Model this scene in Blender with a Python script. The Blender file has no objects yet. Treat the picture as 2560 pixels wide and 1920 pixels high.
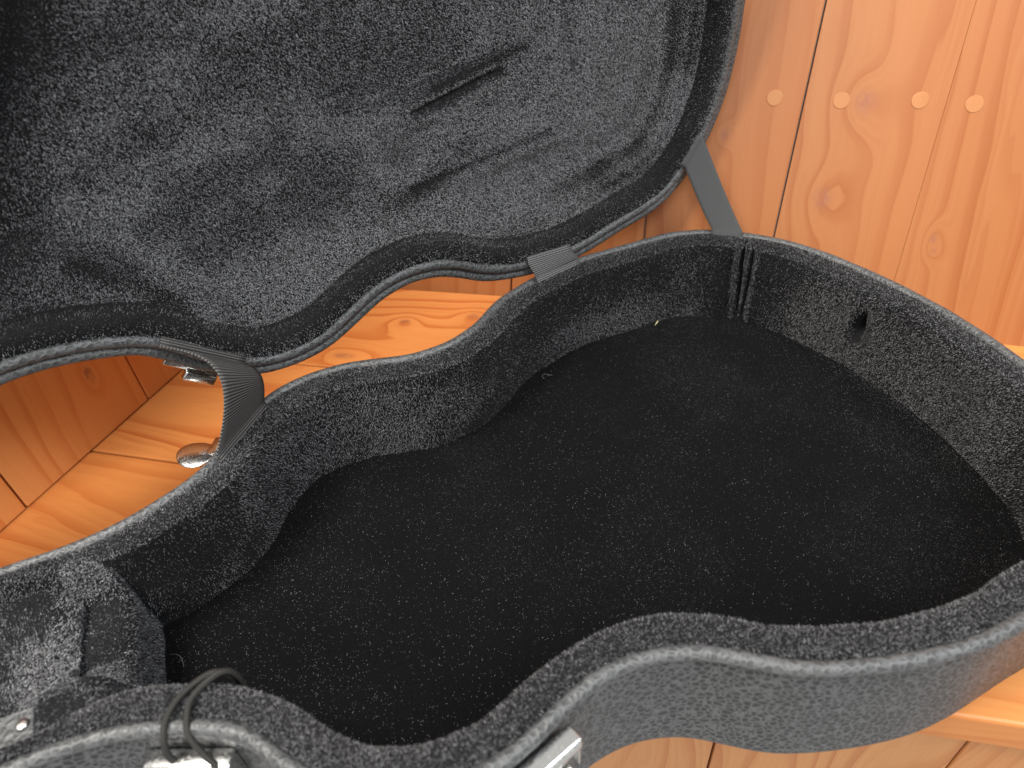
import bpy, math, numpy as np
from mathutils import Matrix, Vector, Quaternion
rng = np.random.default_rng(7)
S = bpy.context.scene
COL = S.collection

# ------------------------------------------------------------------ camera
cam_d = bpy.data.cameras.new('camera'); cam = bpy.data.objects.new('camera', cam_d); COL.objects.link(cam)
cr, cu, cf = Vector((0.970997, 0.228127, -0.071574)), Vector((-0.092914, 0.635866, 0.766186)), Vector((-0.220299, 0.737314, -0.638621))
M = Matrix((( cr.x, cu.x, -cf.x, 0.050781), (cr.y, cu.y, -cf.y, -0.303731), (cr.z, cu.z, -cf.z, 0.398553), (0, 0, 0, 1)))
cam.matrix_world = M
cam_d.sensor_width = 36.0; cam_d.lens = 24.092; cam_d.clip_start = 0.01; cam_d.clip_end = 50
cam_d.dof.use_dof = True; cam_d.dof.focus_distance = 0.50; cam_d.dof.aperture_fstop = 7.0
S.camera = cam

# ------------------------------------------------------------------ light
W = bpy.data.worlds.new('World'); S.world = W; W.use_nodes = True
W.node_tree.nodes['Background'].inputs[0].default_value = (1.0, 0.98, 0.96, 1)
W.node_tree.nodes['Background'].inputs[1].default_value = 0.62
def area(name, loc, target, size, power, col):
    L = bpy.data.lights.new(name, 'AREA'); L.shape = 'RECTANGLE'; L.size, L.size_y = size; L.energy = power; L.color = col
    o = bpy.data.objects.new(name, L); COL.objects.link(o); o.location = loc
    o.rotation_euler = (Vector(target) - Vector(loc)).to_track_quat('-Z', 'Y').to_euler()
    return o
area('window_light', (0.15, -1.60, 1.45), (0.0, 0.1, 0.0), (1.0, 0.8), 22, (1.0, 0.98, 0.95))
area('side_window_light', (-0.70, -0.45, 1.7), (-0.15, 0.1, 0.0), (0.6, 0.6), 52, (1.0, 0.95, 0.88))
area('skylight', (1.0, -0.30, 1.5), (0.0, 0.1, 0.0), (0.6, 0.6), 24, (0.88, 0.94, 1.0))
S.view_settings.view_transform = 'Standard'; S.view_settings.look = 'None'; S.view_settings.exposure = 0.0; S.view_settings.gamma = 1.0
S.view_settings.use_curve_mapping = False
S.render.engine = 'CYCLES'

# ------------------------------------------------------------------ node helpers
class NT:
    def __init__(s, name):
        s.m = bpy.data.materials.new(name); s.m.use_nodes = True; s.t = s.m.node_tree
        s.b = s.t.nodes['Principled BSDF']; s.L = s.t.links
    def n(s, typ, **kw):
        x = s.t.nodes.new(typ)
        for k, v in kw.items(): setattr(x, k, v)
        return x
    def put(s, sock, v):
        if isinstance(v, bpy.types.NodeSocket): s.L.new(v, sock)
        elif v is not None: sock.default_value = v
    def math(s, op, a, b=None, c=None, clamp=False):
        x = s.n('ShaderNodeMath', operation=op, use_clamp=clamp); s.put(x.inputs[0], a)
        if b is not None: s.put(x.inputs[1], b)
        if c is not None: s.put(x.inputs[2], c)
        return x.outputs[0]
    def uv(s): return s.n('ShaderNodeUVMap').outputs[0]
    def obj(s): return s.n('ShaderNodeTexCoord').outputs['Object']
    def vec(s, v, scale): 
        x = s.n('ShaderNodeVectorMath', operation='MULTIPLY'); s.put(x.inputs[0], v); x.inputs[1].default_value = scale; return x.outputs[0]
    def noise(s, v, scale=1, detail=2, rough=.5, dist=0):
        x = s.n('ShaderNodeTexNoise'); s.put(x.inputs['Vector'], v); x.inputs['Scale'].default_value = scale
        x.inputs['Detail'].default_value = detail; x.inputs['Roughness'].default_value = rough; x.inputs['Distortion'].default_value = dist
        return x.outputs['Fac']
    def vor(s, v, scale, feature='DISTANCE_TO_EDGE', rnd=1, out='Distance'):
        x = s.n('ShaderNodeTexVoronoi', feature=feature); s.put(x.inputs['Vector'], v); x.inputs['Scale'].default_value = scale
        x.inputs['Randomness'].default_value = rnd; return x.outputs[out]
    def ramp(s, v, stops, interp='LINEAR'):
        x = s.n('ShaderNodeValToRGB'); s.put(x.inputs[0], v); r = x.color_ramp; r.interpolation = interp
        while len(r.elements) < len(stops): r.elements.new(0.5)
        for e, (p, c) in zip(r.elements, stops):
            e.position = p; e.color = (c, c, c, 1) if not isinstance(c, tuple) else (*c, 1)
        return x.outputs[0]
    def mix(s, f, a, b, mode='MIX'):
        x = s.n('ShaderNodeMix', data_type='RGBA', blend_type=mode); s.put(x.inputs[0], f); 
        s.put(x.inputs[6], a if isinstance(a, bpy.types.NodeSocket) else (*a, 1)); s.put(x.inputs[7], b if isinstance(b, bpy.types.NodeSocket) else (*b, 1))
        return x.outputs[2]
    def bump(s, h, strength, dist):
        x = s.n('ShaderNodeBump'); s.put(x.inputs['Height'], h); x.inputs['Strength'].default_value = strength; x.inputs['Distance'].default_value = dist
        s.L.new(x.outputs[0], s.b.inputs['Normal']); return x
    def col(s, c): s.put(s.b.inputs['Base Color'], c if isinstance(c, bpy.types.NodeSocket) else (*c, 1))
    def set(s, **kw):
        for k, v in kw.items(): s.put(s.b.inputs[k.replace('_', ' ')], v)

def wood_mat(name, light, dark, knots=(), freq=1.0, seed=0.0, rough=.40, warp=9.0):
    k = NT(name); uv = k.uv()
    sep = k.n('ShaderNodeSeparateXYZ'); k.L.new(uv, sep.inputs[0]); U, V = sep.outputs[0], sep.outputs[1]
    off = k.n('ShaderNodeVectorMath', operation='ADD'); k.L.new(uv, off.inputs[0]); off.inputs[1].default_value = (seed * 3.1, seed * 7.7, seed * 1.3)
    p = off.outputs[0]
    w1 = k.noise(k.vec(p, (9, 1.6, 1)), 1, 2, .5)
    w2 = k.noise(k.vec(p, (40, 5, 1)), 1, 2, .5)
    ring = k.math('MULTIPLY', U, 46 * freq)
    ring = k.math('ADD', ring, k.math('MULTIPLY', w1, warp * freq))
    ring = k.math('ADD', ring, k.math('MULTIPLY', w2, 0.8))
    kmask = None
    for (ku, kv, ru, rv, amp) in knots:
        du = k.math('DIVIDE', k.math('SUBTRACT', U, ku), ru); dv = k.math('DIVIDE', k.math('SUBTRACT', V, kv), rv)
        d2 = k.math('ADD', k.math('MULTIPLY', du, du), k.math('MULTIPLY', dv, dv))
        g = k.math('POWER', 2.718, k.math('MULTIPLY', d2, -0.10))
        ring = k.math('ADD', ring, k.math('MULTIPLY', g, amp))
        mk = k.math('POWER', 2.718, k.math('MULTIPLY', k.math('POWER', d2, 1.4), -.8))
        kmask = mk if kmask is None else k.math('MAXIMUM', kmask, mk)
    fr = k.math('FRACT', ring)
    late = k.ramp(fr, [(0.0, 0.15), (0.12, 0.0), (0.55, 0.12), (0.84, 0.75), (0.95, 1.0), (1.0, 0.15)], 'EASE')
    patch = k.noise(k.vec(p, (14, 1.1, 1)), 1, 2, .5)
    fr2 = k.math('FRACT', k.math('ADD', k.math('MULTIPLY', ring, 3.3), k.math('MULTIPLY', w2, 1.5)))
    fine = k.math('MULTIPLY', k.ramp(fr2, [(0.0, 0.3), (.2, 0.), (.8, .8), (.92, 1.), (1., .3)], 'EASE'), k.ramp(k.noise(k.vec(p, (30, 2.5, 1)), 1, 2, .5), [(.35, 0.), (.65, .5)]))
    late = k.math('MAXIMUM', late, fine)
    late = k.math('MULTIPLY', late, k.ramp(patch, [(0.3, 0.35), (0.62, 1.0)]))
    fib = k.noise(k.vec(p, (700, 14, 1)), 1, 3, .6)
    c = k.mix(late, light, dark)
    tone = k.noise(k.vec(p, (6, .8, 1)), 1, 3, .55)
    c = k.mix(k.math('MULTIPLY', k.ramp(tone, [(.35, 0.0), (.7, 1.0)]), .45), c, tuple(np.array(light) * (.92, .72, .52)))
    c = k.mix(k.math('MULTIPLY', fib, .28), c, tuple(np.array(dark) * .8 + np.array(light) * .15))
    if kmask is not None:
        kr = k.noise(k.vec(p, (260, 160, 1)), 1, 2, .5)
        c = k.mix(k.math('MULTIPLY', kmask, k.ramp(kr, [(.35, .25), (.65, .85)])), c, (0.27, 0.10, 0.055))
    dirt = k.noise(k.vec(p, (120, 60, 1)), 1, 4, .7)
    c = k.mix(k.ramp(dirt, [(.70, 0.0), (.80, .35)]), c, (.18, .07, .025))
    k.col(c)
    k.set(Roughness=k.math('MULTIPLY_ADD', fib, .18, rough - .06)); k.b.inputs['Specular IOR Level'].default_value = .28
    k.bump(k.math('ADD', k.math('MULTIPLY', fib, .5), k.math('MULTIPLY', late, .4)), .25, .0006)
    return k.m

def leather_mat(name, base=(.020, .0205, .021), line=(.125, .128, .130), su=255., sv=285., rough=.42, bstr=.55):
    k = NT(name); uv = k.uv()
    ws = k.n('ShaderNodeVectorMath', operation='ADD'); k.L.new(k.vec(uv, (su, sv, 1)), ws.inputs[0])
    wn = k.n('ShaderNodeTexNoise'); k.L.new(k.vec(uv, (su, sv, 1)), wn.inputs['Vector']); wn.inputs['Scale'].default_value = .6; wn.inputs['Detail'].default_value = 1
    k.L.new(k.vec(wn.outputs['Color'], (.35, .35, 0)), ws.inputs[1]); v = ws.outputs[0]
    e = k.vor(v, 1.0)
    cell = k.ramp(e, [(0.0, 0.0), (.10, .2), (.28, .85), (.5, 1.0)], 'EASE')
    micro = k.noise(k.vec(uv, (2200, 2200, 1)), 1, 3, .6)
    big = k.noise(k.vec(uv, (16, 22, 1)), 1, 3, .5)
    c = k.mix(k.ramp(e, [(0.0, 1.0), (.06, .75), (.16, 0.0)]), base, line)
    c = k.mix(k.math('MULTIPLY', big, .35), c, tuple(np.array(base) * 1.7))
    k.col(c)
    k.set(Roughness=k.math('MULTIPLY_ADD', micro, .25, rough - .1)); k.b.inputs['Specular IOR Level'].default_value = .5
    k.bump(k.math('ADD', k.math('MULTIPLY', cell, 1.0), k.math('MULTIPLY', micro, .12)), bstr, .0006)
    return k.m

def velvet_base(name, c0, c1):
    k = NT(name); o = k.obj()
    f = k.noise(o, 900, 3, .7); g = k.noise(o, 22, 3, .55)
    k.col(k.mix(k.math('MULTIPLY', k.ramp(f, [(.4, 0.), (.75, 1.)]), g), c0, c1))
    k.set(Roughness=.95); k.b.inputs['Specular IOR Level'].default_value = .1
    k.b.inputs['Sheen Weight'].default_value = .02; k.b.inputs['Sheen Roughness'].default_value = .4
    k.bump(f, .8, .0012)
    return k.m
def fibre_mat(name, c0, c1, rough=.42, spec=.55):
    k = NT(name); r = k.n('ShaderNodeNewGeometry').outputs['Random Per Island']
    k.col(k.ramp(r, [(0.0, c0), (.7, tuple(np.array(c0) * .6 + np.array(c1) * .4)), (1.0, c1)]))
    k.set(Roughness=rough); k.b.inputs['Specular IOR Level'].default_value = spec
    return k.m
def plain(name, c, rough=.5, metal=0., spec=.5):
    k = NT(name); o = k.obj(); n = k.noise(o, 300, 4, .6)
    k.col(k.mix(k.math('MULTIPLY', n, .5), c, tuple(np.array(c) * .6)))
    k.set(Roughness=k.math('MULTIPLY_ADD', n, .25 * rough, rough * .85), Metallic=metal); k.b.inputs['Specular IOR Level'].default_value = spec
    return k.m
def chrome_mat(name, c=(.72, .72, .70), rough=.16):
    k = NT(name); o = k.obj(); n = k.noise(o, 900, 5, .7); m = k.noise(o, 90, 3, .5)
    k.col(c); k.set(Metallic=1.0, Roughness=k.math('ADD', k.math('MULTIPLY', k.ramp(n, [(.45, 0.), (.75, 1.)]), .22), k.math('MULTIPLY_ADD', m, .12, rough - .08)))
    k.bump(k.math('ADD', n, m), .12, .0003)
    return k.m
def webbing_mat(name, c0, c1, ribs, cross=1400., rough=.7, amp=.8):
    k = NT(name); uv = k.uv(); sep = k.n('ShaderNodeSeparateXYZ'); k.L.new(uv, sep.inputs[0])
    j = k.noise(k.vec(uv, (300, 300, 1)), 1, 2, .5)
    s1 = k.math('SINE', k.math('ADD', k.math('MULTIPLY', sep.outputs[1], ribs * 6.2832), k.math('MULTIPLY', j, 1.2)))
    s2 = k.math('SINE', k.math('MULTIPLY', sep.outputs[0], cross * 6.2832))
    h = k.math('ADD', k.math('MULTIPLY_ADD', s1, .5, .5), k.math('MULTIPLY', s2, .12))
    k.col(k.mix(k.ramp(h, [(.1, 0.), (.8, 1.)]), c0, c1)); k.set(Roughness=rough); k.b.inputs['Specular IOR Level'].default_value = .3
    k.bump(h, amp, .0007)
    return k.m

PL, PD = (.66, .315, .118), (.46, .150, .040)
MAT = dict(
    leather=leather_mat('black_pebbled_leatherette'),
    bead=leather_mat('leatherette_piping', base=(.044, .0455, .046), line=(.092, .094, .095), su=260., sv=260., rough=.40, bstr=.7),
    velvet=velvet_base('plush_backing', (.008, .008, .0085), (.026, .026, .0275)),
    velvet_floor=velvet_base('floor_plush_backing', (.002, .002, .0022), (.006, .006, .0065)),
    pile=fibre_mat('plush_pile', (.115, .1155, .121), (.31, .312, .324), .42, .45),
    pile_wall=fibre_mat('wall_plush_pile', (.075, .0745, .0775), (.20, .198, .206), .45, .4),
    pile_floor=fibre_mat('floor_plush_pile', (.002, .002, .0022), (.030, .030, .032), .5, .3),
    lint=plain('grey_lint', (.17, .17, .18), .9, 0, .1),
    chrome=chrome_mat('chrome'), rivet=chrome_mat('nickel_rivet', (.62, .58, .56), .26),
    rib=webbing_mat('ribbed_webbing', (.018, .018, .019), (.105, .10, .095), 620.),
    flat=webbing_mat('flat_webbing', (.040, .041, .041), (.072, .074, .074), 1300., 1300., .8, .35),
    tape=webbing_mat('hinge_tape', (.035, .035, .036), (.15, .15, .15), 620., 300.),
    cord=webbing_mat('braided_cord', (.008, .008, .008), (.038, .036, .032), 900., 800., .6, .5),
    plug=wood_mat('dowel_plug_wood', (.43, .19, .072), (.39, .16, .055), (), .3, 5.),
)
WM = {}
def wood(seed, knots=(), light=PL, dark=PD, freq=1.0, warp=9.0):
    key = (round(seed, 3), tuple(knots), light, freq)
    if key not in WM: WM[key] = wood_mat('pine_board', light, dark, knots, freq, seed, warp=warp)
    return WM[key]

# ------------------------------------------------------------------ mesh helpers
def mesh_np(name, V, F, UV=None, smooth=True):
    """V (n,3); F list of index tuples or int array (m,k); UV per vertex (n,2)."""
    me = bpy.data.meshes.new(name)
    V = np.asarray(V, dtype=np.float32)
    if isinstance(F, np.ndarray):
        m, kk = F.shape
        me.vertices.add(len(V)); me.vertices.foreach_set('co', V.ravel())
        me.loops.add(m * kk); me.loops.foreach_set('vertex_index', F.astype(np.int32).ravel())
        me.polygons.add(m); me.polygons.foreach_set('loop_start', np.arange(0, m * kk, kk, dtype=np.int32))
        me.update(calc_edges=True)
    else:
        me.from_pydata([tuple(map(float, v)) for v in V], [], [tuple(map(int, f)) for f in F])
    if UV is not None:
        li = np.empty(len(me.loops), dtype=np.int32); me.loops.foreach_get('vertex_index', li)
        l = me.uv_layers.new(name='UVMap'); l.data.foreach_set('uv', np.asarray(UV, dtype=np.float32)[li].ravel())
    if smooth: me.polygons.foreach_set('use_smooth', np.ones(len(me.polygons), dtype=bool))
    me.validate(); me.update()
    return me
def link(name, me, mat, parent=None):
    o = bpy.data.objects.new(name, me); COL.objects.link(o)
    if mat is not None and me is not None: me.materials.append(MAT[mat] if isinstance(mat, str) else mat)
    o.parent = parent
    return o
def empty(name, loc=(0, 0, 0)):
    o = bpy.data.objects.new(name, None); COL.objects.link(o); o.location = loc; o.empty_display_size = .05; return o
def tag(o, label, cat, group=None):
    o['label'] = label; o['category'] = cat
    if group: o['group'] = group
    return o
def grid_faces(nu, nv, closed_u=False):
    U = nu if closed_u else nu - 1
    i = np.arange(U)[:, None]; j = np.arange(nv - 1)[None, :]
    i2 = (i + 1) % nu
    return np.stack([i * nv + j, i2 * nv + j, i2 * nv + j + 1, i * nv + j + 1], -1).reshape(-1, 4)
def sstep(x, a, b):
    t = np.clip((x - a) / (b - a), 0, 1); return t * t * (3 - 2 * t)
def vnoise(P, scale, seed=0, octaves=3):
    """cheap smooth value noise by summed random sines (n,k)->(n,)"""
    r = np.random.default_rng(seed); out = np.zeros(len(P)); tot = 0
    for o in range(octaves):
        a = .6 ** o; f = scale * 1.9 ** o
        for _ in range(6):
            w = r.normal(size=P.shape[1]); w /= np.linalg.norm(w) + 1e-9
            out += a * np.sin((P @ w) * f * r.uniform(.7, 1.3) * 6.2832 + r.uniform(0, 6.28)); tot += a
    return out / tot * 2.2
def tube(name, pts, r, mat, parent, nseg=8, closed=False):
    P = np.asarray(pts, float); n = len(P)
    T = (np.roll(P, -1, 0) - np.roll(P, 1, 0)) if closed else np.gradient(P, axis=0)
    T /= np.linalg.norm(T, axis=1)[:, None] + 1e-12
    up = np.array([.13, .21, .97]); A = np.cross(T, up); A /= np.linalg.norm(A, axis=1)[:, None] + 1e-12; B = np.cross(A, T)
    an = np.linspace(0, 2 * math.pi, nseg + 1)
    rr = np.broadcast_to(np.asarray(r, float), (n,))[:, None, None]
    V = P[:, None] + rr * (A[:, None] * np.cos(an)[None, :, None] + B[:, None] * np.sin(an)[None, :, None])
    s = np.r_[0, np.cumsum(np.linalg.norm(np.diff(P, axis=0), axis=1))]
    if closed: V = np.concatenate([V, V[:1]]); s = np.r_[s, s[-1] + np.linalg.norm(P[-1] - P[0])]
    UV = np.stack(np.broadcast_arrays(an[None] * float(np.mean(rr)), s[:, None]), -1).reshape(-1, 2)
    return link(name, mesh_np(name, V.reshape(-1, 3), grid_faces(len(V), nseg + 1), UV), mat, parent)
def bevel_box(name, size, mat, parent, bev=.0008, mtx=None, seg=2):
    import bmesh
    bm = bmesh.new(); bmesh.ops.create_cube(bm, size=1.0)
    for v in bm.verts: v.co = Vector((v.co.x * size[0], v.co.y * size[1], v.co.z * size[2]))
    bmesh.ops.bevel(bm, geom=list(bm.edges), offset=bev, segments=seg, affect='EDGES', profile=.5)
    if mtx is not None: bmesh.ops.transform(bm, matrix=mtx, verts=bm.verts)
    me = bpy.data.meshes.new(name); bm.to_mesh(me); bm.free()
    for f in me.polygons: f.use_smooth = True
    return link(name, me, mat, parent)

# ------------------------------------------------------------------ the bench (boards one by one)
bench = tag(empty('wooden_bench', (0, 0, 0)), 'varnished pine bench seat with reclined board back and side panel under the open case', 'bench')
def board(name, corners, thick, mat, uv0, seed, bev=.0012, parent=bench):
    """corners: 4 points of the visible face, order (u0v0,u1v0,u1v1,u0v1); u across the grain, v along it."""
    import bmesh
    c = [Vector(p) for p in corners]; n = (c[1] - c[0]).cross(c[3] - c[0]).normalized()
    bm = bmesh.new(); top = [bm.verts.new(p) for p in c]; bot = [bm.verts.new(p - n * thick) for p in c]
    bm.faces.new(top); bm.faces.new(bot[::-1])
    for i in range(4): j = (i + 1) % 4; bm.faces.new([top[j], top[i], bot[i], bot[j]])
    bmesh.ops.recalc_face_normals(bm, faces=bm.faces)
    bmesh.ops.bevel(bm, geom=list(bm.edges), offset=bev, segments=2, affect='EDGES', profile=.5)
    eu = (c[1] - c[0]).normalized(); ev = (c[3] - c[0]); ev = (ev - eu * ev.dot(eu)).normalized()
    ul = bm.loops.layers.uv.new('UVMap')
    for f in bm.faces:
        for l in f.loops:
            d = l.vert.co - c[0]; l[ul].uv = (d.dot(eu) + d.dot(n) * .7 + uv0[0], d.dot(ev) + uv0[1])
    me = bpy.data.meshes.new(name); bm.to_mesh(me); bm.free()
    return link(name, me, mat, parent)
g = .0007
# seat boards run along X
seat_y = [-.086, .0155, .1556, .3005]
seat_knots = {1: [], 2: [(.0609, .3590, .0042, .0048, 1.3), (.0419, .4280, .0046, .0055, 1.3), (.125, .318, .004, .010, 1.2)]}
for i in range(3):
    y0, y1 = seat_y[i] + g, seat_y[i + 1] - g
    # u runs across the board from its far edge, v along X from X = -0.58
    board('seat_board', [(-.58, y1, 0), (-.58, y0 - (.0336 if i == 0 else 0), 0), (.75, y0 + (.0209 if i == 0 else 0), 0), (.75, y1, 0)], .028,
          wood(1.7 + i * 2.3, seat_knots.get(i, ()), (.66, .275, .080), (.43, .105, .022), .8), (0, 0), i, .0022 if i == 0 else .0012)
# reclined back boards
TB = math.radians(22); AL = math.radians(-3.3)
BO = np.array([-.2, .306, 0.]); BX = np.array([math.cos(AL), math.sin(AL), 0]); BY = np.array([-math.sin(AL), math.cos(AL), 0])
BU = BY * math.sin(TB) + np.array([0, 0, math.cos(TB)]); BN = np.cross(BX, BU)
def bk(x, s): return tuple(BO + BX * x + BU * s)
edges = [(-.36, 0), (-.23, 0), (-.09, 0), (.078, 0), (.2135, .0), (.3294, .058), (.4400, .065), (.560, .07), (.69, .07), (.83, .07)]
bknots = {4: [(.063, .1696 + .05, .0028, .0036, 1.2)], 5: [(.0640, .1991 + .05, .0080, .0085, 1.2), (.0430, .1174 + .05, .0070, .0085, 1.1)], 6: [(.0300, .0885 + .05, .0026, .0042, 1.2), (.0320, .0774 + .05, .0026, .0030, 1.0)]}
plugs = {4: (.3162, .235), 5: (.3714, .4328), 6: (.4739, .546), 3: (.105, .186), 7: (.60, .67)}
for i in range(len(edges) - 1):
    (x0, m0), (x1, m1) = edges[i], edges[i + 1]; h = .60; lo_ = -.05
    g0, g1 = (.00005 if i == 6 else g), (.00005 if i == 5 else g)     # boards 5 and 6 are glued edge to edge
    b = board('back_board', [bk(x0 + m0 * lo_ + g0, lo_), bk(x1 + m1 * lo_ - g1, lo_), bk(x1 + m1 * h - g1, h), bk(x0 + m0 * h + g0, h)], .020,
              wood(11.3 + i * 1.9, bknots.get(i, ()), (.375, .150, .052), (.285, .086, .023), .85, 3.8), (0, 0), i, .0004 if i in (5, 6) else .0012)
    for px_ in plugs.get(i, ()):
        n = 20; a = np.linspace(0, 2 * math.pi, n, endpoint=False); r = .0068
        ctr = np.array(bk(px_, .2008 + rng.uniform(-.0012, .0012)))
        ring = ctr + r * (np.cos(a)[:, None] * BX + np.sin(a)[:, None] * BU)
        V = np.vstack([ring - BN * .004, ring + BN * .0003, ctr + (ring - ctr) * .94 + BN * .0005])
        F = [(j, (j + 1) % n, n + (j + 1) % n, n + j) for j in range(n)] + [(n + j, n + (j + 1) % n, 2 * n + (j + 1) % n, 2 * n + j) for j in range(n)] + [tuple(range(2 * n, 3 * n))]
        V2 = V - ctr; UV = np.c_[V2 @ BX + px_ * 3, V2 @ BU]
        link('dowel_plug', mesh_np('dowel_plug', V, F, UV, False), 'plug', b)
# side panel on the left
def sp(y, z): return (-.4301 + .1153 * y, y, z)
ys = [-.16, -.0515, .0837, .2190, .3540, .4900, .6200]
for i in range(6):
    y0, y1 = ys[i] + g, ys[i + 1] - g
    board('side_board', [sp(y0, .0012), sp(y1, .0012), sp(y1, .55), sp(y0, .55)],
          .020, wood(31.1 + i * 2.7, [(.098, .06, .0035, .008, 1.0)] if i == 1 else (), (.72, .320, .105), (.54, .165, .040), .9), (0, 0), i)
# front boards under the seat, upright
xs = [-.44, -.305, -.17, -.034, .1046, .243, .38, .52]
for i in range(len(xs) - 1):
    board('front_board', [(x, -.0785 + .041 * (x - .24), z) for x, z in ((xs[i] + g, -.44), (xs[i + 1] - g, -.44), (xs[i + 1] - g, -.0295), (xs[i] + g, -.0295))], .018,
          wood(51.7 + i * 3.3, [] if i == 4 else (), (.60, .29, .11), (.43, .145, .042), 1.0), (0, 0), i)

# ------------------------------------------------------------------ the case: outline
H = .0934; H0, H1, TH = .1832, .1639, -1.5482
ctrl = np.array([(-.745, 0), (-.742, .034), (-.730, .056), (-.700, .067), (-.640, .066), (-.560, .061), (-.480, .059), (-.405, .0605), (-.342, .0633), (-.281, .0653), (-.2259, .0877),
                 (-.1978, .1226), (-.1645, .1484), (-.1197, .1546), (-.0629, .1399), (-.02, .1475), (.027, .1797), (.0926, .2004), (.1563, .2010), (.2125, .1961), (.2589, .1624), (.2914, .1017), (.3051, 0)])
def catmull(c, k=40):
    c = np.vstack([[c[1, 0], -c[1, 1]], c, [c[-2, 0], -c[-2, 1]]]); out = []; t = np.linspace(0, 1, k, endpoint=False)[:, None]
    for i in range(1, len(c) - 2):
        p0, p1, p2, p3 = c[i - 1:i + 3]
        out.append(.5 * (2 * p1 + (p2 - p0) * t + (2 * p0 - 5 * p1 + 4 * p2 - p3) * t ** 2 + (3 * p1 - p0 - 3 * p2 + p3) * t ** 3))
    return np.vstack(out + [c[-2:-1]])
hf = catmull(ctrl)
sl = np.r_[0, np.cumsum(np.linalg.norm(np.diff(hf, axis=0), axis=1))]
NH = 1000
sq = np.linspace(0, sl[-1], NH); hf = np.stack([np.interp(sq, sl, hf[:, 0]), np.interp(sq, sl, hf[:, 1])], 1)
for _ in range(30):   # light smoothing
    e = np.vstack([[hf[1, 0], -hf[1, 1]], hf, [hf[-2, 0], -hf[-2, 1]]]); hf = .25 * e[:-2] + .5 * e[1:-1] + .25 * e[2:]
# full closed loop, counter-clockwise: near side (b<0) neck->tail, far side tail->neck
LOOP = np.vstack([hf * [1, -1], hf[-2:0:-1]]); NL = len(LOOP)
TG = np.roll(LOOP, -1, 0) - np.roll(LOOP, 1, 0); TG /= np.linalg.norm(TG, axis=1)[:, None]
NR = np.stack([TG[:, 1], -TG[:, 0]], 1)                       # outward
ARC = np.r_[0, np.cumsum(np.linalg.norm(np.diff(LOOP, axis=0), axis=1))]
def inset(d, jit=0): return LOOP - NR * (np.asarray(d) + jit)[..., None] if np.ndim(d) else LOOP - NR * (d + jit) if np.ndim(jit) == 0 else LOOP - NR * (d + jit)[:, None]
def near_index(a, side):
    m = np.where((LOOP[:, 1] * side) > 0)[0]; return m[np.argmin(abs(LOOP[m, 0] - a))]
def at(a, side, d=0., z=0.):
    m = np.where((LOOP[:, 1] * side) > 0)[0]; m = m[np.argsort(LOOP[m, 0])]
    P = np.array([np.interp(a, LOOP[m, 0], LOOP[m, 1])]); nx = np.interp(a, LOOP[m, 0], NR[m, 0]); ny = np.interp(a, LOOP[m, 0], NR[m, 1])
    return np.array([a - nx * d, P[0] - ny * d, z]), np.array([nx, ny, 0.])
def loft(prof, jitf=None, dispf=None):
    """closed loft of a (d,z) profile along the outline -> V grid (NL, M, 3), UV"""
    prof = np.asarray(prof, float); Mx = len(prof)
    d = np.broadcast_to(prof[None, :, 0], (NL, Mx)).copy(); z = np.broadcast_to(prof[None, :, 1], (NL, Mx)).copy()
    if dispf is not None: d, z = dispf(d, z)
    V = np.empty((NL, Mx, 3)); V[..., :2] = LOOP[:, None] - NR[:, None] * d[..., None]; V[..., 2] = z
    pv = np.r_[0, np.cumsum(np.linalg.norm(np.diff(prof, axis=0), axis=1))]
    UV = np.stack(np.broadcast_arrays(ARC[:, None], pv[None]), -1)
    return V, UV
def close(V, UV):
    # duplicate the seam so that UVs do not wrap
    V2 = np.concatenate([V, V[:1]]); U2 = np.concatenate([UV, UV[:1] + [[ARC[-1] + .002, 0]]])
    return V2.reshape(-1, 3), grid_faces(len(V2), V.shape[1]), U2.reshape(-1, 2)
def refine(prof, step):
    out = []
    for (p, q) in zip(prof[:-1], prof[1:]):
        n = max(1, int(round(math.dist(p, q) / step)))
        out += [(p[0] + (q[0] - p[0]) * i / n, p[1] + (q[1] - p[1]) * i / n) for i in range(n)]
    return out + [prof[-1]]
def cross_fill(dd, ncol, zf):
    """grid between mirrored points of the half outline inset by dd; zf(P)->z"""
    e = np.gradient(hf, axis=0); e /= np.linalg.norm(e, axis=1)[:, None]; nn = np.stack([-e[:, 1], e[:, 0]], 1)
    q = hf - nn * dd
    keep = np.ones(len(q), bool); q[:, 1] = np.maximum(q[:, 1], 0.0)
    q[:, 0] = np.maximum.accumulate(q[:, 0])
    # clip to interior range of the inset end points
    q[:, 0] = np.clip(q[:, 0], hf[0, 0] + dd, hf[-1, 0] - dd)
    t = np.linspace(-1, 1, ncol)
    V = np.empty((len(q), ncol, 3)); V[..., 0] = q[:, :1]; V[..., 1] = q[:, 1:] * t[None]
    V[..., 2] = zf(V[..., :2].reshape(-1, 2)).reshape(V.shape[:2])
    UV = V[..., :2].copy()
    return V.reshape(-1, 3), grid_faces(len(q), ncol), UV.reshape(-1, 2)
def edge_dist(P):
    out = np.empty(len(P)); L = LOOP[::3]
    for i in range(0, len(P), 4000): out[i:i + 4000] = np.sqrt(((P[i:i + 4000, None] - L[None]) ** 2).sum(2).min(1))
    return out

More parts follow.
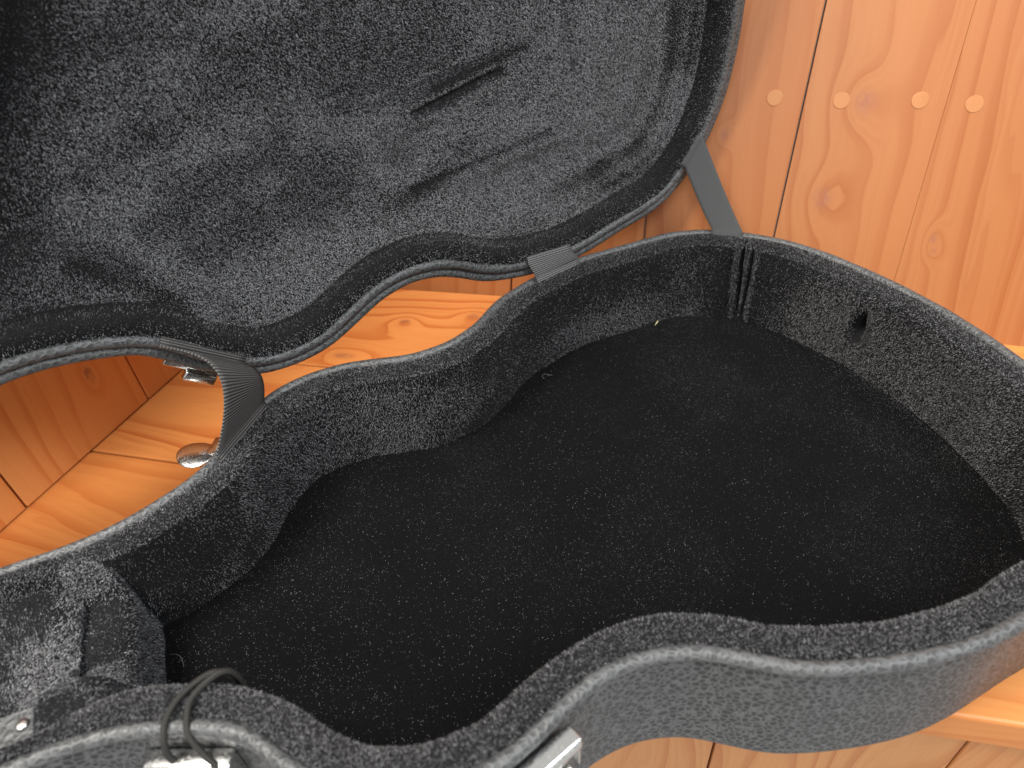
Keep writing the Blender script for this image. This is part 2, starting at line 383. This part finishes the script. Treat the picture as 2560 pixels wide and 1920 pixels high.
# distance to the outline, sampled once on a grid
_ga = np.linspace(-.76, .32, 721); _gb = np.linspace(-.21, .21, 281)
_GD = edge_dist(np.stack(np.meshgrid(_ga, _gb, indexing='ij'), -1).reshape(-1, 2)).reshape(721, 281)
def edge_dist(P):
    x = np.clip((P[:, 0] + .76) / .0015, 0, 719.999); y = np.clip((P[:, 1] + .21) / .0015, 0, 279.999); i = x.astype(int); j = y.astype(int); u = x - i; v = y - j
    return _GD[i, j] * (1 - u) * (1 - v) + _GD[i + 1, j] * u * (1 - v) + _GD[i, j + 1] * (1 - u) * v + _GD[i + 1, j + 1] * u * v

case = tag(empty('guitar_case'), 'open black guitar-shaped hard case with plush lining lying across the pine bench', 'guitar case')
case.rotation_euler = (0, 0, .6481); case.location = (0, 0, .0006)

# ---- base shell
outer = [(.010, .0), (.0035, .0004), (.0008, .0022), (0, .006), (-.0002, .030), (0, .060), (.0002, H - .016), (.0006, H - .0095), (.0016, H - .0072), (.0030, H - .0060)]
V, UV = loft(refine(outer, .004)); Vb, Fb, Ub = close(V, UV)
bottom = [tuple(range(0, len(Vb) - V.shape[1], V.shape[1]))[::-1]]
base = link('base_shell', mesh_np('base_shell', Vb, [tuple(f[::-1]) for f in Fb] + [bottom[0]], Ub), 'leather', case)
def bead(name, d, z, r, parent, mat='bead', wob=0., seed=1):
    an = np.linspace(0, 2 * math.pi, 13)
    ro = 1 + wob * vnoise(ARC[:, None], 18, seed, 2)
    V = np.empty((NL, 13, 3)); c = LOOP - NR * d
    V[..., :2] = c[:, None] + NR[:, None] * (r * ro[:, None] * np.cos(an)[None])[..., None]; V[..., 2] = z + r * ro[:, None] * np.sin(an)[None]
    UV = np.stack(np.broadcast_arrays(ARC[:, None], (an * r)[None]), -1)
    v, f, u = close(V, UV)
    return link(name, mesh_np(name, v, f[:, ::-1], u), mat, parent)
bead('rim_piping', .0020, H - .0034, .0038, base, wob=.05)

# ---- base wall lining with its creases
s_wr = ARC[near_index(.263, 1)]; s_dm = ARC[near_index(.302, 1)]
def neck_f(a): return .42 + .58 * sstep(np.asarray(a), -.312, -.268)
def wall_disp(d, z):
    d = .0056 + (d - .0056) * neck_f(LOOP[:, :1])
    s = ARC[:, None]
    env = sstep(z, .012, .03) * 1.0
    j = .0007 * vnoise(ARC[:, None] * 1.0, 6, 3, 3)[:, None] * np.ones_like(d)
    lump = .0009 * vnoise(np.stack([np.broadcast_to(s, d.shape).ravel(), (z * 1.3 + d).ravel()], 1), 16, 5, 2).reshape(d.shape)
    w = 0
    for k, (o, amp, sg) in enumerate([(-.0095, .0024, .0022), (-.0045, -.0042, .0017), (0.0, .0034, .0022), (.0045, -.0075, .0017), (.0085, .0030, .0024), (.014, -.0018, .0022)]):
        o2 = s_wr + o + .004 * np.sin(z * 40 + k) * (.09 - z) * 8
        w = w + amp * np.exp(-((s - o2) / sg) ** 2)
    w = w * sstep(z, .010, .035)
    hole = -.014 * np.exp(-((s - s_dm) / .0048) ** 2 - ((z - .052) / .0085) ** 2) - .007 * np.exp(-((s - s_dm + .002) / .003) ** 2 - ((z - .066) / .008) ** 2)
    fold = .0040 * np.exp(-((s - s_dm - .0075) / .004) ** 2 - ((z - .056) / .016) ** 2)
    return d + j + lump + (w + hole + fold) * (d > .0178), z
inner = [(.0056, H - .0075), (.0058, H - .003), (.0072, H - .0006), (.0105, H + .0008), (.0150, H + .0010), (.0190, H + .0002), (.0218, H - .0022), (.0229, H - .0060), (.0228, H - .014), (.0205, .045), (.0182, .0112), (.0176, .004)]
V, UV = loft(refine(inner, .0018), dispf=wall_disp); v, f, u = close(V, UV)
wall_l = link('wall_lining', mesh_np('wall_lining', v, f, u), 'velvet', base); WALL = (v, f)
# ---- base floor lining
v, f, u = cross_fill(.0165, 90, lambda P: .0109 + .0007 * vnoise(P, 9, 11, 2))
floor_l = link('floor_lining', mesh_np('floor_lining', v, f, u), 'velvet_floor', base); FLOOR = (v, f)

# ---- neck cradle block, in case coordinates
def cradle():
    nb, na = 60, 26
    b = np.linspace(-.0562, .0562, nb); Z = []
    V = []; 
    for i in range(nb):
        bb = b[i]
        zt = H - .0025 - .027 * (sstep(bb, -.030, -.018) - sstep(bb, .038, .047))       # recess for the neck
        zt += .001 * math.sin(bb * 160)
        row = []
        # profile along a: floor at the body side, up the face, rounded edge, across the top, down at the back
        shoulder = 1 - (sstep(bb, -.030, -.018) - sstep(bb, .036, .046))
        a2 = -.2775 - .0015 * shoulder; a1 = -.3055 - .006 * sstep(-bb, .005, .03)
        pts = [(a2 + .0005, .0105), (a2, zt - .011), (a2 - .0006, zt - .0075), (a2 - .0020, zt - .0042), (a2 - .0042, zt - .0018), (a2 - .0072, zt - .0003), (a1 + .009, zt + .0008), (a1 + .0055, zt - .0002), (a1 + .0025, zt - .0022), (a1 + .0006, zt - .0058), (a1, zt - .012), (a1, .030)]
        pp = refine(pts, .0030)
        # same count per row
        s = np.r_[0, np.cumsum([math.dist(p, q) for p, q in zip(pts[:-1], pts[1:])])]; t = np.linspace(0, s[-1], 40)
        row = np.stack([np.interp(t, s, [p[0] for p in pts]), np.full(40, bb), np.interp(t, s, [p[1] for p in pts])], 1)
        V.append(row)
    V = np.array(V); V[..., 0] += .0010 * vnoise(V.reshape(-1, 3), 14, 21, 2).reshape(V.shape[:2]); V[..., 2] += .0008 * vnoise(V.reshape(-1, 3), 18, 22, 2).reshape(V.shape[:2]) * (V[..., 2] > .03)
    # crumple on the top of the recess
    return V.reshape(-1, 3), grid_faces(nb, 40)
v, f = cradle(); CRAD = (v, f)
crad = link('neck_cradle', mesh_np('neck_cradle', v, f, v[:, :2]), 'velvet', case)
# ---- compartment flap left of it
n1, n2 = 70, 40
aa = np.linspace(-.56, -.300, n1); V = np.empty((n1, n2, 3))
for i, a in enumerate(aa):
    w = abs(at(a, 1)[0][1]) - .0118; bb = np.linspace(-w, w, n2); V[i, :, 0] = a; V[i, :, 1] = bb
    V[i, :, 2] = H - .019 - .006 * sstep(np.full(n2, a), -.316, -.306) + .004 * sstep(abs(bb), w - .010, w)
V[..., 2] += .0007 * vnoise(V[..., :2].reshape(-1, 2), 12, 31, 2).reshape(n1, n2)
v = V.reshape(-1, 3); f = grid_faces(n1, n2); FLAP = (v, f)
flap = link('compartment_flap', mesh_np('compartment_flap', v, f, v[:, :2]), 'velvet', case)
# leather pull tab with rivet
def tab_mesh():
    n = 28; a = np.linspace(-math.pi / 2, math.pi / 2, n); r = .0088
    pts = [(-.366, -.0445), *[(-.3165 + r * math.cos(t) * 1.05, -.0362 + r * math.sin(t)) for t in a], (-.366, -.0255)]
    def z(x): return H - .0135 + .0025 * math.sin((x + .36) * 55) * 0.5
    top = [(x, y, z(x) + .0022) for x, y in pts]; bot = [(x, y, z(x)) for x, y in pts]; N = len(pts)
    V = np.array(top + bot); F = [tuple(range(N)), tuple(range(2 * N - 1, N - 1, -1))] + [(i, i + N, (i + 1) % N + N, (i + 1) % N) for i in range(N)]
    return mesh_np('pull_tab', V, F, V[:, :2], False)
tabo = link('pull_tab', tab_mesh(), 'bead', flap); tabo['label'] = 'grey leather pull tab with one round rivet'
n = 24; an = np.linspace(0, 2 * math.pi, n, endpoint=False); V = []
for (r, z) in ((.0032, .0), (.0031, .0008), (.0024, .0013), (.0012, .0015), (.0003, .00155)): V += [(-.3172 + r * math.cos(t), -.0357 + r * math.sin(t), H - .0102 + z) for t in an]
F = [(k * n + j, k * n + (j + 1) % n, (k + 1) * n + (j + 1) % n, (k + 1) * n + j) for k in range(4) for j in range(n)] + [tuple(range(4 * n, 5 * n))]
link('rivet', mesh_np('rivet', np.array(V), F), 'rivet', tabo)

# ------------------------------------------------------------------ the lid (built closed, then turned about the hinge line)
HO = np.array([0, H0, H + .004]); HA = np.array([1, H1, 0]); HA = HA / np.linalg.norm(HA)
def turn(Q):
    v = np.atleast_2d(Q) - HO; c, s = math.cos(TH), math.sin(TH)
    return HO + v * c + np.cross(HA, v) * s + np.outer(v @ HA, HA) * (1 - c)
ZL = H + .004
def lid_depth(P):
    d = edge_dist(P)
    z = .0165 + .012 * sstep(d, .030, .085) + .005 * sstep(d, .07, .16)
    def seg(p, q):
        p, q = np.array(p), np.array(q); t = np.clip(((P - p) @ (q - p)) / ((q - p) @ (q - p)), 0, 1); v = P - (p + t[:, None] * (q - p))
        n = np.array([-(q - p)[1], (q - p)[0]]) / np.linalg.norm(q - p)
        return np.linalg.norm(v, axis=1), t, (P - p) @ n
    r, t, sd = seg((.0085, .0391), (.0857, .0391)); z = z + .0050 * np.exp(-(r / .0028) ** 2) - .0022 * np.exp(-((r - .0055) / .004) ** 2)
    r, t, sd = seg((-.015, .020), (.120, .026)); z = z + .0012 * np.exp(-(r / .003) ** 2)
    r, t, sd = seg((-.010, .0865), (.118, .100)); z = z + .0020 * np.exp(-(r / .0035) ** 2) - .0016 * np.exp(-(sd - .008) ** 2 / .005 ** 2) * (r < .03)
    r, t, sd = seg((-.2103, -.003), (-.1648, .0962)); z = z - .0030 * np.exp(-(r / .007) ** 2)
    z = z - .0010 * sstep(P[:, 0], .06, .14) * np.exp(-((d - .066) / .008) ** 2) + .0009 * sstep(P[:, 0], .06, .14) * np.exp(-((d - .053) / .006) ** 2)
    z = z + .0014 * vnoise(P, 7, 41, 3)
    return z
lid = link('lid_shell', None, None, case) if False else None
# lid outer shell
lo = [(.004, .0045), (.0015, .006), (.0004, .010), (0, .018), (.0015, .026), (.006, .034), (.016, .0415)]
V, UV = loft([(d, ZL + z) for d, z in refine(lo, .004)]); v1, f1, u1 = close(V - HO, UV)
v2, f2, u2 = cross_fill(.016, 24, lambda P: ZL + .0415 + .012 * sstep(edge_dist(P), .016, .12)); v2 = v2 - HO
lid = link('lid_shell', mesh_np('lid_shell', np.vstack([v1, v2]), np.vstack([f1[:, ::-1], f2 + len(v1)]), np.vstack([u1, u2])), 'leather', case)
lid.location = HO; lid.rotation_mode = 'QUATERNION'; lid.rotation_quaternion = Quaternion(Vector(HA), TH)
def shift(o):
    me = o.data; co = np.empty(len(me.vertices) * 3, dtype=np.float32); me.vertices.foreach_get('co', co)
    me.vertices.foreach_set('co', (co.reshape(-1, 3) - HO).astype(np.float32).ravel()); me.update(); return o
shift(bead('outer_piping', -.0004, ZL + .0046, .0038, lid, wob=.05, seed=2))
shift(bead('inner_piping', .0080, ZL + .0022, .0042, lid, wob=.05, seed=3))
# lid lining: padded rim, step and arched panel as one cloth
li = [(.0105, .006), (.0112, .0015), (.0130, -.0008), (.0165, -.0016), (.0205, -.0014), (.0240, -.0002), (.0258, .0022), (.0265, .0060), (.0272, .0115), (.0290, .0145), (.032, .0162)]
def lid_disp(d, z):
    s = np.broadcast_to(ARC[:, None], d.shape)
    lump = .0007 * vnoise(np.stack([s.ravel(), (z * 1.3 + d).ravel()], 1), 14, 55, 2).reshape(d.shape)
    return d + lump + .0006 * vnoise(ARC[:, None], 7, 56, 2)[:, None], z + lump * .6
V, UV = loft([(d, ZL + z) for d, z in refine(li, .0015)], dispf=lid_disp); va, fa, ua = close(V, UV)
vb, fb, ub = cross_fill(.0305, 150, lambda P: ZL + lid_depth(P))
LIDL = (np.vstack([va, vb]), np.vstack([fa[:, ::-1], fb[:, ::-1] + len(va)]))
lid_l = shift(link('lid_lining', mesh_np('lid_lining', LIDL[0], LIDL[1], np.vstack([ua, ub])), 'velvet', lid))

# ------------------------------------------------------------------ plush pile: short fibres as real triangles
def pile(name, VF, parent, mat, n, length, width, stand, flip=False, off=None, amask=-.47, seed=0, lie=(1, 0, 0), thin=.85):
    """stand(P)->0..1: 1 = fibre upright (dark nap and painted shade), 0 = lying (bright nap and painted light)"""
    r = np.random.default_rng(100 + seed); V, F = VF; V = np.asarray(V, float)
    A, B, C, D = (V[F[:, i]] for i in range(4))
    T = np.concatenate([np.stack([A, B, C], 1), np.stack([A, C, D], 1)])
    T = T[T[:, :, 0].mean(1) > amask]
    nn = np.cross(T[:, 1] - T[:, 0], T[:, 2] - T[:, 0]); ar = np.linalg.norm(nn, axis=1) / 2
    k = r.choice(len(T), n, p=ar / ar.sum()); nn = nn[k] / (2 * ar[k, None] + 1e-15)
    if flip: nn = -nn
    u, v = r.random(n), r.random(n); w = u + v > 1; u[w], v[w] = 1 - u[w], 1 - v[w]
    T = T[k]; P = T[:, 0] + u[:, None] * (T[:, 1] - T[:, 0]) + v[:, None] * (T[:, 2] - T[:, 0])
    st = stand(P); kp = (st < 1.3 - .15 * r.random(n)) & (r.random(n) > thin * np.clip(st, 0, 1)); P, nn, st = P[kp], nn[kp], st[kp]; n = len(P)
    st = np.clip(st + r.normal(0, .16, n), 0.02, 1)
    t = np.asarray(lie, float)[None] + r.normal(0, .75, (n, 3)); t -= nn * (t * nn).sum(1)[:, None]; t /= np.linalg.norm(t, axis=1)[:, None]
    ang = st * (math.pi / 2) * .95 + .10
    d = t * np.cos(ang)[:, None] + nn * np.sin(ang)[:, None]
    side = np.cross(nn, t) + r.normal(0, .35, (n, 3)); side /= np.linalg.norm(side, axis=1)[:, None]
    L = length * r.uniform(.6, 1.4, n)[:, None]; wd = width * r.uniform(.6, 1.4, n)[:, None]
    P = P - nn * .00008
    X = np.stack([P - side * wd, P + side * wd, P + d * L], 1).reshape(-1, 3)
    if off is not None: X = X - off
    o = link(name, mesh_np(name, X, np.arange(3 * n).reshape(-1, 3), None, False), mat, parent); o['kind'] = 'stuff'
    return o
def nap(seed, sc, lo, hi, spots=(), st_=(1, 1, 1)):
    def f(P):
        q = vnoise(P * np.asarray(st_), sc, seed, 4) * .5 + .5
        s = lo + (hi - lo) * sstep(q, .25, .75)
        for (c, rr, val) in spots:
            c = np.asarray(c, float); g_ = np.exp(-(((P[:, :len(c)] - c) / np.asarray(rr)) ** 2).sum(1)); s = s * (1 - g_) + val * g_
        return s
    return f
def wall_nap_shade(P):  # brushed nap patches, plus crease and dimple shade put in by thinning fibres
    s = nap(71, 6, .58, 1.0, [((.288, .06, .045), (.035, .05, .06), .22), ((.285, -.05, .045), (.035, .06, .06), .20), ((-.092, .125, .035), (.022, .04, .045), .18), ((.115, .185, .028), (.06, .04, .022), .40), ((-.15, .13, .03), (.05, .03, .02), .55)])(P)
    near = (P[:, 2] > H - .0045)
    m = np.where((P[:, 0] > .2) & (P[:, 1] > .08) & ~near & (P[:, 2] > .012))[0]; far = np.where((LOOP[:, 0] > .18) & (LOOP[:, 1] > .06))[0]
    if len(m):
        k_ = far[((P[m, None, :2] - (LOOP[far] - NR[far] * .021)[None]) ** 2).sum(2).argmin(1)]; sa, z = ARC[k_], P[m, 2]
        c_ = np.zeros(len(m))
        for kk, (o, wd, am) in enumerate([(-.0045, .0018, 1.5), (.0045, .0020, 2.2), (.0, .002, -.9), (.0090, .0030, -1.2), (-.0095, .002, -.7)]):
            o2 = s_wr + o + .004 * np.sin(z * 40 + (1, 3, 2, 4, 0)[kk]) * (.09 - z) * 8
            c_ += am * np.exp(-((sa - o2) / wd) ** 2)
        s[m] = np.clip(s[m] + c_, 0, 2)
    q = np.where((P[:, 0] > .27) & (abs(P[:, 1]) < .08))[0]; far = np.where((LOOP[:, 0] > .26))[0]
    if len(q):
        sa = ARC[far[((P[q, None, :2] - (LOOP[far] - NR[far] * .021)[None]) ** 2).sum(2).argmin(1)]]
        s[q] += 2.0 * np.exp(-((sa - s_dm) / .0050) ** 2 - ((P[q, 2] - .054) / .013) ** 2) - .7 * np.exp(-((sa - s_dm + .009) / .005) ** 2 - ((P[q, 2] - .054) / .018) ** 2)
    return np.where(near, np.clip(s * .45, 0, 1), s)  # rim top: its lit look is put into flatter, denser fibres
def crad_nap_shade(P):  # nap noise; lit shoulder and shaded recess put into the fibre density
    a, b, z = P.T; s = nap(73, 30, .2, .7)(P)
    s = np.where((b > .040) & (z > .07), s * .3, s); s = np.where((b < .036) & (b > -.004) & (a < -.281), .55 + .3 * s, s); s = np.where((b <= -.004) & (b > -.028) & (a < -.281), s * .3, s)
    return np.where(a > -.2815, .25 + .4 * s, s)
def lid_nap_shade(P):  # nap patches, plus shade of slot, creases and rim band put into the pile
    s = nap(64, 8, .22, .62, (), (.45, 1.5, 1))(P)
    q = P[:, :2]
    def blob(c, rr, val):
        nonlocal s
        g_ = np.exp(-(((q - np.array(c)) / np.array(rr)) ** 2).sum(1)); s = s * (1 - g_) + val * g_
    blob((-.012, .056), (.022, .022), -.3); blob((.06, .12), (.07, .012), .1); blob((-.10, .10), (.07, .022), .12)
    blob((-.01, .088), (.022, .006), .75); blob((.19, .07), (.03, .03), .05); blob((-.255, -.035), (.050, .055), 1.1); blob((-.20, -.095), (.055, .045), 1.1)
    def streak(p, e, w, am):
        nonlocal s
        p, e = np.array(p), np.array(e); t = np.clip(((q - p) @ (e - p)) / ((e - p) @ (e - p)), 0, 1); r_ = np.linalg.norm(q - (p + t[:, None] * (e - p)), axis=1)
        s = s + am * np.exp(-(r_ / w) ** 2)
    streak((.0085, .0391), (.0857, .0391), .0028, .8); streak((.03, .030), (.11, .031), .0022, .35); streak((0, .05), (.075, .048), .004, -.25); streak((-.010, .0865), (.118, .100), .0035, .45); streak((.02, .098), (.12, .112), .006, -.25)
    streak((-.2103, -.003), (-.1648, .0962), .006, -.45); streak((-.225, .03), (-.17, .105), .006, .3); streak((.15, -.10), (.15, .06), .006, .25); streak((.165, -.10), (.165, .05), .005, -.2)
    d = edge_dist(q); tail = sstep(q[:, 0], .06, .14)
    s = s + tail * (.42 * np.exp(-((d - .056) / .007) ** 2) - .35 * np.exp(-((d - .073) / .008) ** 2) + .3 * np.exp(-((d - .036) / .004) ** 2))
    s = np.where(d < .0285, np.clip(s * .3 + .80, 0, 1), s)
    return s
pile('wall_pile', WALL, base, 'pile_wall', 480000, .0013, .00017, wall_nap_shade, seed=1, lie=(0, 0, -1), thin=.9)
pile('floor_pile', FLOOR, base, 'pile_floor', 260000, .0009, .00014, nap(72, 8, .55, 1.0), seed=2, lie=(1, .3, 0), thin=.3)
pile('lid_pile', LIDL, lid, 'pile', 760000, .0014, .00017, lid_nap_shade, seed=3, off=HO, lie=(.2, 1, 0))
pile('cradle_pile', CRAD, crad, 'pile', 50000, .0014, .0002, crad_nap_shade, seed=4, lie=(0, -1, 0))
pile('flap_pile', FLAP, flap, 'pile', 50000, .0014, .0002, nap(74, 22, .15, .8), seed=5, lie=(1, .5, 0))

# ------------------------------------------------------------------ straps and hinge tape
def ribbon(name, A, B, mat, parent, thick=.0011, nu=10):
    """A, B: (n,3) edge polylines"""
    A, B = np.asarray(A), np.asarray(B); n = len(A); t = np.linspace(0, 1, nu)
    Vt = A[:, None] * (1 - t)[None, :, None] + B[:, None] * t[None, :, None]
    du = np.gradient(Vt, axis=1); dv = np.gradient(Vt, axis=0); N = np.cross(du, dv); N /= np.linalg.norm(N, axis=2)[..., None] + 1e-12
    wd = np.linalg.norm(B - A, axis=1).mean(); m = (A + B) / 2; s = np.r_[0, np.cumsum(np.linalg.norm(np.diff(m, axis=0), axis=1))]
    UV = np.stack(np.broadcast_arrays(t[None] * wd, s[:, None]), -1)
    top, bot = Vt + N * thick / 2, Vt - N * thick / 2
    ring = np.concatenate([top, bot[:, ::-1], top[:, :1]], 1); RU = np.concatenate([UV, UV[:, ::-1], UV[:, :1]], 1)
    return link(name, mesh_np(name, ring.reshape(-1, 3), grid_faces(n, ring.shape[1]), RU.reshape(-1, 2)), mat, parent)
def bez(P, n=40):
    P = [np.asarray(p, float) for p in P]; k = len(P) - 1; t = np.linspace(0, 1, n)[:, None]
    return sum(math.comb(k, i) * (1 - t) ** (k - i) * t ** i * P[i] for i in range(k + 1))
def lidpt(a, d, dep, side=1):
    p, nr = at(a, side, d, ZL + dep); return turn(p)[0]
perp = np.cross(HA, [0, 0, 1.])      # across the hinge line, toward the case interior
if perp[1] > 0: perp = -perp
upv = np.array([0, 0, 1.])
def strap(name, aL, aB, mat, bul, upl, along=(0, 0), d0=.0135):
    E = []
    for j in range(2):
        l0 = lidpt(aL[j], d0 + .004, .0006); l1 = lidpt(aL[j], d0 - .002, -.0042); b1 = at(aB[j], 1, .0075, H + .0045)[0]; b2 = at(aB[j], 1, .0105, H + .001)[0]; b3 = at(aB[j], 1, .0120, H - .006)[0]
        mid = (l1 + b1) / 2 + perp * bul[j] + upv * upl[j] + HA * along[j]
        E.append(np.vstack([bez([l0, l0 * .5 + l1 * .5 + turn_n * -.002, l1], 8)[:-1], bez([l1, l1 * .45 + mid * .55, mid, mid * .45 + b1 * .55, b1], 34), bez([b1, b2, b3], 8)[1:]]))
    return ribbon(name, E[0], E[1], mat, case)
turn_n = turn(HO + np.array([0, 0, 1.]))[0] - HO      # lid 'up' direction after opening (away from the viewer)
strap('stay_strap', (-.2190, -.1815), (-.2165, -.1800), 'rib', (.010, .010), (.022, .012), (.036, .008), .0105)['label'] = 'ribbed dark webbing strap, twisted, beside the chrome lever'
strap('stay_strap', (.2360, .2600), (.2350, .2560), 'flat', (.006, .004), (-.010, -.008))['label'] = 'plain grey webbing strap at the wide end'
strap('hinge_tape', (.0510, .0965), (.0555, .1030), 'tape', (.001, .001), (.000, .000))

# ------------------------------------------------------------------ latches
def frame_at(a, side, z):
    p, nr = at(a, side, 0, z); t = np.cross([0, 0, 1.], nr)
    if t[0] < 0: t = -t
    return Matrix(((t[0], nr[0], 0, p[0]), (t[1], nr[1], 0, p[1]), (0, 0, 1, p[2]), (0, 0, 0, 1)))
def draw_latch(a, side, ztop, ln, parent):
    Mx = frame_at(a, side, ztop); T = Matrix.Translation
    plate = bevel_box('latch', (ln * .92, .0014, .046), 'chrome', parent, .0005, Mx @ T((0, .0016, -.026)))
    bevel_box('hood', (ln, .0090, .0030), 'chrome', plate, .0011, Mx @ T((0, .0058, -.0015)), 3)
    bevel_box('hood_lip', (ln * .985, .0026, .0065), 'chrome', plate, .0010, Mx @ T((0, .0095, -.0046)), 3)
    for s_ in (-1, 1):
        bevel_box('cheek', (.0012, .0075, .024), 'chrome', plate, .0004, Mx @ T((s_ * (ln / 2 - .0012), .0056, -.0145)))
        bevel_box('hinge_pin', (.0022, .0022, .016), 'chrome', plate, .0006, Mx @ T((s_ * ln * .30, .0072, -.0135)) @ Matrix.Rotation(.5 * s_, 4, 'Y'))
    bevel_box('lever', (ln * .74, .0045, .020), 'chrome', plate, .0016, Mx @ T((0, .0078, -.0275)) @ Matrix.Rotation(-.22, 4, 'X'), 3)
    return plate
draw_latch(-.1085, -1, H - .0085, .050, case)['label'] = 'chrome draw latch on the near waist'
draw_latch(-.2440, -1, H - .0165, .041, case)['label'] = 'chrome draw latch the black cord is looped round'
# far side: lever paddle on the base, hook plate on the lid
Mx = frame_at(-.2085, 1, H - .012)
pl = bevel_box('latch', (.032, .0014, .040), 'chrome', case, .0005, Mx @ Matrix.Translation((0, .0014, -.020))); pl['label'] = 'chrome latch with round paddle on the far side'
def spoon():
    import bmesh
    bm = bmesh.new(); bmesh.ops.create_uvsphere(bm, u_segments=28, v_segments=16, radius=1.0)
    for v in bm.verts:
        x, y, z = v.co
        v.co = Mx @ Vector((x * .0115 - .004, .0185 + y * .0125, .0035 + z * .0009 + .0018 * (1 - x * x) + .0010 * y))
    me = bpy.data.meshes.new('paddle'); bm.to_mesh(me); bm.free()
    for f_ in me.polygons: f_.use_smooth = True
    return me
link('paddle', spoon(), 'chrome', pl)
bevel_box('bracket', (.016, .012, .0022), 'chrome', pl, .0008, Mx @ Matrix.Translation((.004, .006, .0045)))
bevel_box('hinge_pin', (.022, .0035, .0035), 'chrome', pl, .0012, Mx @ Matrix.Translation((-.002, .0035, .001)))
# catch on the lid, in lid-local coordinates
p, nr = at(-.2010, 1, 0, ZL + .014); t = np.cross([0, 0, 1.], nr); t = t if t[0] > 0 else -t
Ml = Matrix(((t[0], nr[0], 0, p[0] - HO[0]), (t[1], nr[1], 0, p[1] - HO[1]), (0, 0, 1, p[2] - HO[2]), (0, 0, 0, 1)))
ct = bevel_box('latch_catch', (.040, .0075, .0030), 'chrome', lid, .0008, Ml @ Matrix.Translation((0, .0045, -.005)))
bevel_box('hook', (.022, .0080, .0060), 'chrome', lid, .0016, Ml @ Matrix.Translation((.006, .0115, -.006)), 3)

# ------------------------------------------------------------------ loose things
loose_m = Matrix.Rotation(.6481, 4, 'Z')
def wpt(P): return [tuple(loose_m @ Vector(q) + Vector((0, 0, .0006))) for q in P]
def smooth_path(P, n=90):
    P = np.array(P, float); P = np.vstack([2 * P[0] - P[1], P, 2 * P[-1] - P[-2]]); out = []
    t = np.linspace(0, 1, max(4, n // (len(P) - 3)), endpoint=False)[:, None]
    for i in range(1, len(P) - 2):
        p0, p1, p2, p3 = P[i - 1:i + 3]
        out.append(.5 * (2 * p1 + (p2 - p0) * t + (2 * p0 - 5 * p1 + 4 * p2 - p3) * t ** 2 + (3 * p1 - p0 - 3 * p2 + p3) * t ** 3))
    return np.vstack(out + [P[-2:-1]])
cr_ = .0016
strand1 = [(-.2215, -.0640, .030), (-.2215, -.0600, .065), (-.2220, -.0575, H - .008), (-.2245, -.0580, H + .0005), (-.2310, -.0590, H + .0030), (-.2418, -.0640, H + .0032), (-.2484, -.0712, H + .0024), (-.2515, -.0765, H - .002), (-.2535, -.0800, H - .010), (-.2525, -.0815, H - .0185), (-.2490, -.0830, H - .026), (-.243, -.0835, H - .036)]
strand2 = [(-.2180, -.0660, .030), (-.2180, -.0620, .065), (-.2185, -.0590, H - .008), (-.2215, -.0592, H + .0005), (-.2275, -.0615, H + .0034), (-.2365, -.0672, H + .0034), (-.2400, -.0750, H + .0022), (-.2410, -.0815, H - .003), (-.2385, -.0870, H - .011), (-.2345, -.0925, H - .0185), (-.2320, -.0930, H - .027), (-.238, -.0890, H - .036)]
cord = tube('black_cord', wpt(np.vstack([smooth_path(strand1, 130), smooth_path(strand2, 130)[::-1]])), cr_, 'cord', None, 10)
tag(cord, 'thin black braided cord doubled over the near rim into the chrome latch', 'cord')
hair = smooth_path([(-.2735, .0245, .0135), (-.2700, .0222, .0150), (-.2672, .0190, .0155), (-.2662, .0150, .0145), (-.2665, .0125, .0125)], 30)
tag(tube('lint_hair', wpt(hair), .0002, plain('grey_hair', (.07, .065, .06), .7), None, 5), 'curved grey hair on the dark floor beside the neck block', 'hair')
t_ = np.linspace(0, 5.6, 40); curl = np.stack([.0502 + .0040 * np.cos(t_ * .5) + .0016 * np.cos(t_ * 2.2), .1545 + .0030 * np.sin(t_ * .6) + .0016 * np.sin(t_ * 2.2), .0128 + .0004 * t_], 1)
tag(tube('lint_thread', wpt(curl), .00014, 'lint', None, 5), 'tiny curly pale thread at the foot of the far lining', 'thread')
fl = np.array([(.1725, .1715, .0165), (.1750, .1726, .0175), (.1775, .1741, .0180), (.1788, .1752, .0174)])
tag(tube('straw_flake', wpt(smooth_path(fl, 16)), np.interp(np.linspace(0, 1, 16), [0, .5, 1], [.0002, .0006, .0002])[:len(smooth_path(fl, 16))], plain('straw', (.55, .47, .25), .7), None, 6), 'small yellow straw flake lying where the far wall meets the floor', 'flake')
# lint specks scattered over the floor lining
NS = 22000
V, F = FLOOR; idx = rng.choice(len(V), NS); P = V[idx] + np.c_[rng.normal(0, .001, (NS, 2)), np.full(NS, .0007)]
P = P[P[:, 0] > -.30]
P = P[edge_dist(P[:, :2]) > .02]
n = len(P); th = rng.uniform(0, 6.28, n); L = rng.gamma(1.3, .00010, n) + .00008
d = np.stack([np.cos(th), np.sin(th), rng.uniform(-.1, .5, n)], 1); w = np.stack([-np.sin(th), np.cos(th), rng.uniform(-.3, .3, n)], 1) * .00009
X = np.stack([P - w - d * L[:, None], P + w - d * L[:, None], P + w * .8 + d * L[:, None], P - w * .8 + d * L[:, None]], 1).reshape(-1, 3)
X = np.array(wpt(X)); o = link('lint_specks', mesh_np('lint_specks', X, np.arange(4 * n).reshape(-1, 4), None, False), 'lint', None)
tag(o, 'fine pale lint specks scattered over the black floor lining', 'lint'); o['kind'] = 'stuff'
